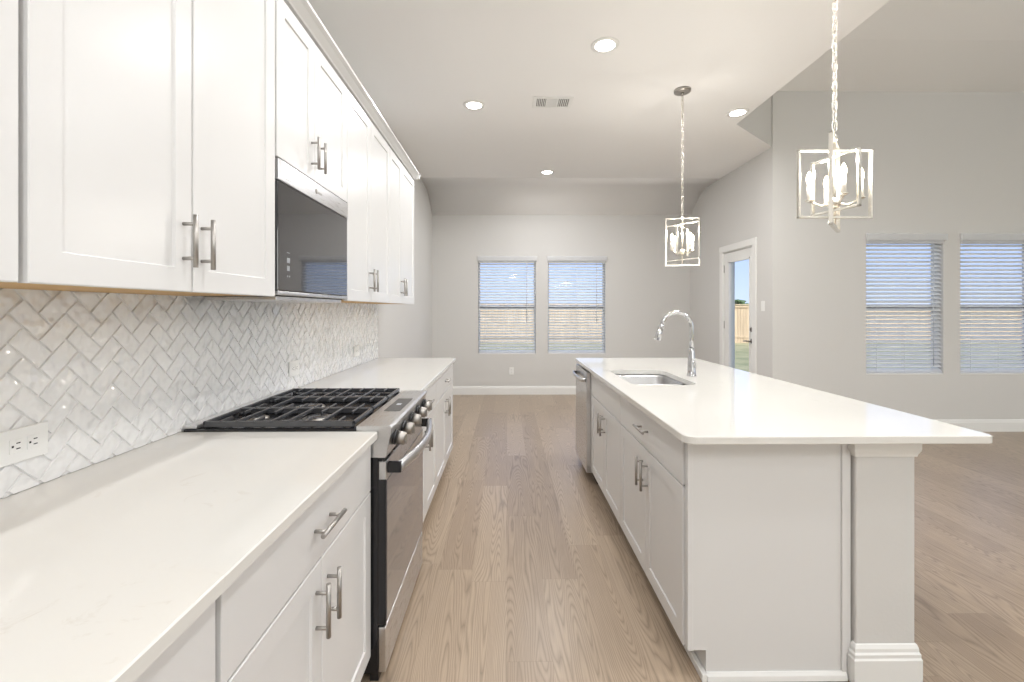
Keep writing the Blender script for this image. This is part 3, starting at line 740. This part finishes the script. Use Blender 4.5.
# ------------------------------------------------------------------ outlets, switch, vent
def plate(name, label, cat, c, axis, horiz, group=None, switch=False):
    """wall plate; axis 'X' stands on the left wall facing +X, '-X' faces -X, '-Y' faces the camera"""
    r = thing(name, label, cat, c, group)
    hw_, hh = (.0575, .041) if horiz else (.036, .0575)
    def bx(m, u0, u1, v0, v1, d0, d1, bev=0):
        if axis == '-Y': m.box(c[0] + u0, c[0] + u1, c[1] - d1, c[1] - d0, c[2] + v0, c[2] + v1, bev)
        elif axis == 'X': m.box(c[0] + d0, c[0] + d1, c[1] + u0, c[1] + u1, c[2] + v0, c[2] + v1, bev)
        else: m.box(c[0] - d1, c[0] - d0, c[1] + u0, c[1] + u1, c[2] + v0, c[2] + v1, bev)
    m = MB(); bx(m, -hw_, hw_, -hh, hh, .0003, .006, .0025); p = m.build('cover_plate', M['plastic'], r)
    if switch:
        m = MB(); bx(m, -.016, .016, -.033, .033, .006, .0095, .001); m.build('rocker', M['plastic'], r)
        return r
    for s_ in (-1, 1):
        m = MB()
        if horiz: bx(m, s_ * .0195 - .014, s_ * .0195 + .014, -.0165, .0165, .0058, .0078, .001)
        else: bx(m, -.0165, .0165, s_ * .0195 - .014, s_ * .0195 + .014, .0058, .0078, .001)
        so = m.build('socket', M['plastic'], r); m = MB()
        if horiz:
            o_ = s_ * .0195
            for dz in (-.0065, .0065): bx(m, o_ + .000, o_ + .009, dz - .0013, dz + .0013, .0075, .0081)
            bx(m, o_ - .010, o_ - .0055, -.0025, .0025, .0075, .0081)
        else:
            o_ = s_ * .0195
            for dx in (-.0065, .0065): bx(m, dx - .0013, dx + .0013, o_, o_ + .009, .0075, .0081)
            bx(m, -.0025, .0025, o_ - .010, o_ - .0055, .0075, .0081)
        m.build('slots', M['dark'], so)
    return r
go = 'white outlets on the tile backsplash'
plate('wall_outlet', 'white outlet on the tile at the left edge of the photo', 'outlet', (XT + .001, 1.100, 1.030), 'X', True, go)
plate('wall_outlet', 'white outlet on the tile behind the range', 'outlet', (XT + .001, 2.485, 1.031), 'X', True, go)
plate('wall_outlet', 'white outlet on the tile above the far left countertop', 'outlet', (XT + .001, 3.515, 1.031), 'X', True, go)
plate('wall_outlet', 'white outlet low on the far wall between the two windows', 'outlet', (.074, YB, .374), '-Y', False)
plate('light_switch', 'white light switch on the wall right of the patio door', 'light switch', (XR, 5.117, 1.394), '-X', False, switch=True)
av = thing('air_vent', 'white rectangular air vent in the kitchen ceiling', 'vent', (.387, 3.90, ZC))
m = MB(); vx0, vx1, vy0, vy1 = .225, .565, 3.80, 4.01
m.box(vx0, vx1, vy0, vy0 + .028, ZC - .008, ZC - .0005, .002); m.box(vx0, vx1, vy1 - .028, vy1, ZC - .008, ZC - .0005, .002)
m.box(vx0, vx0 + .032, vy0 + .0285, vy1 - .0285, ZC - .008, ZC - .0005, .002); m.box(vx1 - .032, vx1, vy0 + .0285, vy1 - .0285, ZC - .008, ZC - .0005, .002)
for xx in (.345, .438): m.box(xx - .008, xx + .008, vy0 + .0285, vy1 - .0285, ZC - .008, ZC - .0005, .002)
m.build('frame', M['plastic'], av)
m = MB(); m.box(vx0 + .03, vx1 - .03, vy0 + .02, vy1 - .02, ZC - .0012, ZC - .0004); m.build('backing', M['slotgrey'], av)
m = MB()
for (a, b, mode) in ((.26, .335, 0), (.448, .530, 0)):
    n_ = 5
    for i in range(n_): xx = a + (b - a) * (i + .5) / n_; m.box(xx - .003, xx + .003, vy0 + .027, vy1 - .027, ZC - .007, ZC - .001)
for i in range(10): yy = vy0 + .035 + i * .0155; m.box(.354, .430, yy - .005, yy + .005, ZC - .007, ZC - .001)
m.build('louvers', M['plastic'], av)

# ------------------------------------------------------------------ recessed lights
def can(x, y, label, z=ZC, p=None):
    r = thing('recessed_light', label, 'ceiling light', (x, y, z), 'recessed ceiling lights')
    m = MB(); m.lathe((x, y, z), [(.066, -.0005), (.095, -.0005), (.094, -.005), (.072, -.009), (.066, -.006), (.066, -.0005)]); m.build('trim_ring', M['plastic'], r)
    m = MB(); m.lathe((x, y, z), [(0, -.004), (.067, -.004), (.067, -.001), (0, -.001)]); m.build('lens', M['can'], r)
    L = bpy.data.lights.new('can', 'AREA'); L.shape = 'DISK'; L.size = .13; L.energy = CAN_W if p is None else p; L.color = (.985, .985, 1)
    lo = bpy.data.objects.new('can_lamp', L); COL.objects.link(lo); lo.parent = r; lo.location = (0, 0, -.012)
can(.668, 3.057, 'largest recessed ceiling light, above the aisle near the top of the photo')
can(-.289, 3.967, 'recessed ceiling light left of the air vent', p=11)
can(.526, 5.889, 'farthest recessed ceiling light, small, before the end windows', p=19)
can(2.110, 4.090, 'recessed ceiling light at the edge of the kitchen ceiling, right of the far pendant', p=12)
for i, (x, y) in enumerate(((-.29, 1.9), (.67, .9), (-.29, -.3), (.67, -1.3), (1.9, 1.2), (1.9, -1.0))):  # extra unseen cans, added to brighten the kitchen
    can(x, y, 'added recessed light above and behind the camera, unseen, brightening the kitchen')
for (x, y, z) in ((4.4, .9, 4.89), (6.6, .9, 4.89), (4.4, -1.6, 5.2), (6.6, -1.6, 5.2)):  # more cans added out of view as fill for the living room
    can(x, y, 'added recessed light out of view, brightening the living room from its ceiling', z - .001 if z > 5 else z - .02, 25)

# unseen fill lights added to brighten the rooms, shaped as stem-hung glass domes
M['opal'] = emit('fill_dome_opal', (1, .96, .91), 4)
def dome(x, y, z, zt, p):
    r = thing('added_fill_dome', 'added fill light behind the camera, shaped as a round opal glass dome', 'ceiling light', (x, y, z), 'added fill lights behind the camera')
    m = MB(); m.cyl((x, y, z + .06), (x, y, zt), .008, seg=10); m.lathe((x, y, zt), [(0, -.03), (.06, -.03), (.065, 0), (0, 0)]); m.lathe((x, y, z), [(0, .06), (.06, .06), (.12, .02), (.125, 0), (0, .0)]); m.build('stem', M['nickel'], r)
    m = MB(); m.lathe((x, y, z), [(0, -.10), (.06, -.09), (.10, -.055), (.12, -.001), (0, -.001)]); m.build('shade', M['opal'], r)
    L = bpy.data.lights.new('added_fill_lamp', 'POINT'); L.energy = p; L.shadow_soft_size = .13; L.color = (.95, .975, 1)
    lo = bpy.data.objects.new('added_fill_lamp', L); COL.objects.link(lo); lo.parent = r; lo.location = (0, 0, -.25)
dome(.2, -1.0, 2.75, ZC - .001, 20)
dome(5.0, .6, 3.9, 4.97, 62)
dome(5.0, -2.0, 3.9, 5.199, 40)

# ------------------------------------------------------------------ pendants
def pendant(x, y, label):
    r = thing('pendant_light', label, 'pendant light', (x, y, ZC), 'lantern pendants over the island')
    m = MB(); m.lathe((x, y, ZC), [(0, -.024), (.055, -.024), (.066, -.018), (.068, -.0005), (0, -.0005)], seg=32); m.lathe((x, y, ZC - .042), [(0, 0), (.008, 0), (.012, .018), (0, .018)]); m.build('canopy', M['nickel'], r)
    m = MB(); z = ZC - .040; i = 0; Lh = .044
    while z - Lh > 2.135:
        pts = []
        for k in range(12):
            a = 2 * PI * k / 12; u = .0105 * math.cos(a); v = Lh * .62 * math.sin(a)
            pts.append((x + u, y, z - Lh / 2 + v) if i % 2 else (x, y + u, z - Lh / 2 + v))
        m.sweep(pts, .0027, seg=8, closed=True, up=(0, 1, 0) if i % 2 else (1, 0, 0)); z -= Lh; i += 1
    m.sweep([(x + .004 * math.sin(q), y + .004 * math.cos(q), ZC - .04 - (ZC - .04 - 2.10) * q / 24) for q in range(25)], .0022, seg=6)
    m.build('chain', M['lampmetal'], r)
    m = MB(); m.cyl((x, y, 1.725), (x, y, 2.115), .0055, seg=10); m.lathe((x, y, 2.10), [(0, 0), (.012, 0), (.010, .02), (.004, .035), (0, .035)])
    m.lathe((x, y, 1.80), [(0, 0), (.014, .004), (.024, .02), (.024, .034), (.012, .046), (0, .05)]); m.lathe((x, y, 1.715), [(0, 0), (.010, .008), (.004, .02), (0, .02)]); m.build('stem', M['lampmetal'], r)
    for ang, w, z0, z1 in ((0, .33, 1.757, 2.060), (48, .27, 1.712, 2.105), (104, .225, 1.788, 2.035)):
        m = MB(); w2 = w / 2; t = .0045; d = .008
        m.box(-w2, -w2 + 2 * t, -d, d, z0, z1, .001); m.box(w2 - 2 * t, w2, -d, d, z0, z1, .001); m.box(-w2, w2, -d, d, z0, z0 + 2 * t, .001); m.box(-w2, w2, -d, d, z1 - 2 * t, z1, .001)
        bmesh.ops.transform(m.bm, matrix=Matrix.Translation((x, y, 0)) @ Matrix.Rotation(math.radians(ang), 4, 'Z'), verts=m.bm.verts)
        m.build('frame', M['lampmetal'], r)
    for ang in (162, 252, 342, 72):
        a = math.radians(ang); cx_, cy_ = x + .098 * math.cos(a), y + .098 * math.sin(a)
        m = MB(); m.sweep([(x, y, 1.825), (x + .05 * math.cos(a), y + .05 * math.sin(a), 1.815), (cx_, cy_, 1.838)], .0042, seg=8)
        m.lathe((cx_, cy_, 1.835), [(0, 0), (.006, 0), (.017, .006), (.017, .010), (0, .010)]); ar = m.build('arm', M['lampmetal'], r)
        m = MB(); m.cyl((cx_, cy_, 1.8455), (cx_, cy_, 1.915), .0095, seg=14); m.build('candle_sleeve', M['candle'], ar)
        m = MB(); m.lathe((cx_, cy_, 1.915), [(0, 0), (.006, .001), (.010, .012), (.0125, .024), (.010, .038), (.004, .052), (0, .058)], seg=16); m.build('bulb', M['bulb'], ar)
        L = bpy.data.lights.new('bulb_lamp', 'POINT'); L.energy = BULB_W; L.shadow_soft_size = .02; L.color = (1, .95, .87)
        lo = bpy.data.objects.new('bulb_lamp', L); COL.objects.link(lo); lo.parent = r; lo.location = (cx_ - x, cy_ - y, 1.995 - ZC)
    return r
p1 = pendant(1.452, 1.977, 'nearest lantern pendant with crossed nickel frames, hanging at upper right')
p2 = copy_tree(p1); p2.location = (1.440, 3.676, ZC); p2.rotation_euler = (0, 0, math.radians(-58))
p2['label'] = 'farther lantern pendant with visible round ceiling canopy, above the faucet'

# ------------------------------------------------------------------ outdoors
mb = MB(); mb.box(-30, 45, -40, 60, -.30, -.25); struct(mb.build('lawn', M['grass']))
mb = MB(); mb.box(XR + .15, XE + .15, YL + .15, 8.2, -.2495, -.02); struct(mb.build('patio_slab', M['concrete']))
fn_ = thing('yard_fence', 'sunlit cedar board fence seen through the patio door and windows', 'fence', (4, 21.5, -.25))
m = MB(); x = -24
while x < 34:
    m.box(x, x + .135, 21.5, 21.52, -.25, 1.56 + random.uniform(-.01, .01)); x += .145
m.build('boards', M['fence'], fn_)
m = MB(); m.box(-24, 34, 21.44, 21.498, 1.45, 1.54); m.box(-24, 34, 21.46, 21.499, .0, .09); m.box(-24, 34, 21.40, 21.62, 1.573, 1.61); m.build('rail', M['fence'], fn_)
tr = thing('tree', 'small bushy tree rising behind the fence, seen through the patio door', 'tree', (13.9, 27, -.25))
m = MB(); m.cyl((13.9, 27, -.25), (13.9, 27, 1.6), .12, .07); m.build('trunk', M['bark'], tr)
m = MB()
for i in range(260):
    a = random.uniform(0, 2 * PI); rr = random.uniform(0, .55); z = random.uniform(1.3, 1.9); rr *= (1.15 - abs(z - 1.6) * 1.2)
    c = Vector((13.9 + rr * math.cos(a), 27 + rr * math.sin(a), z)); s_ = random.uniform(.07, .16)
    t = bmesh.new(); bmesh.ops.create_icosphere(t, subdivisions=1, radius=s_)
    m.add(t, Matrix.Translation(c) @ Matrix.Diagonal((1, 1, .5, 1)))
m.build('foliage', M['leaf'], tr)
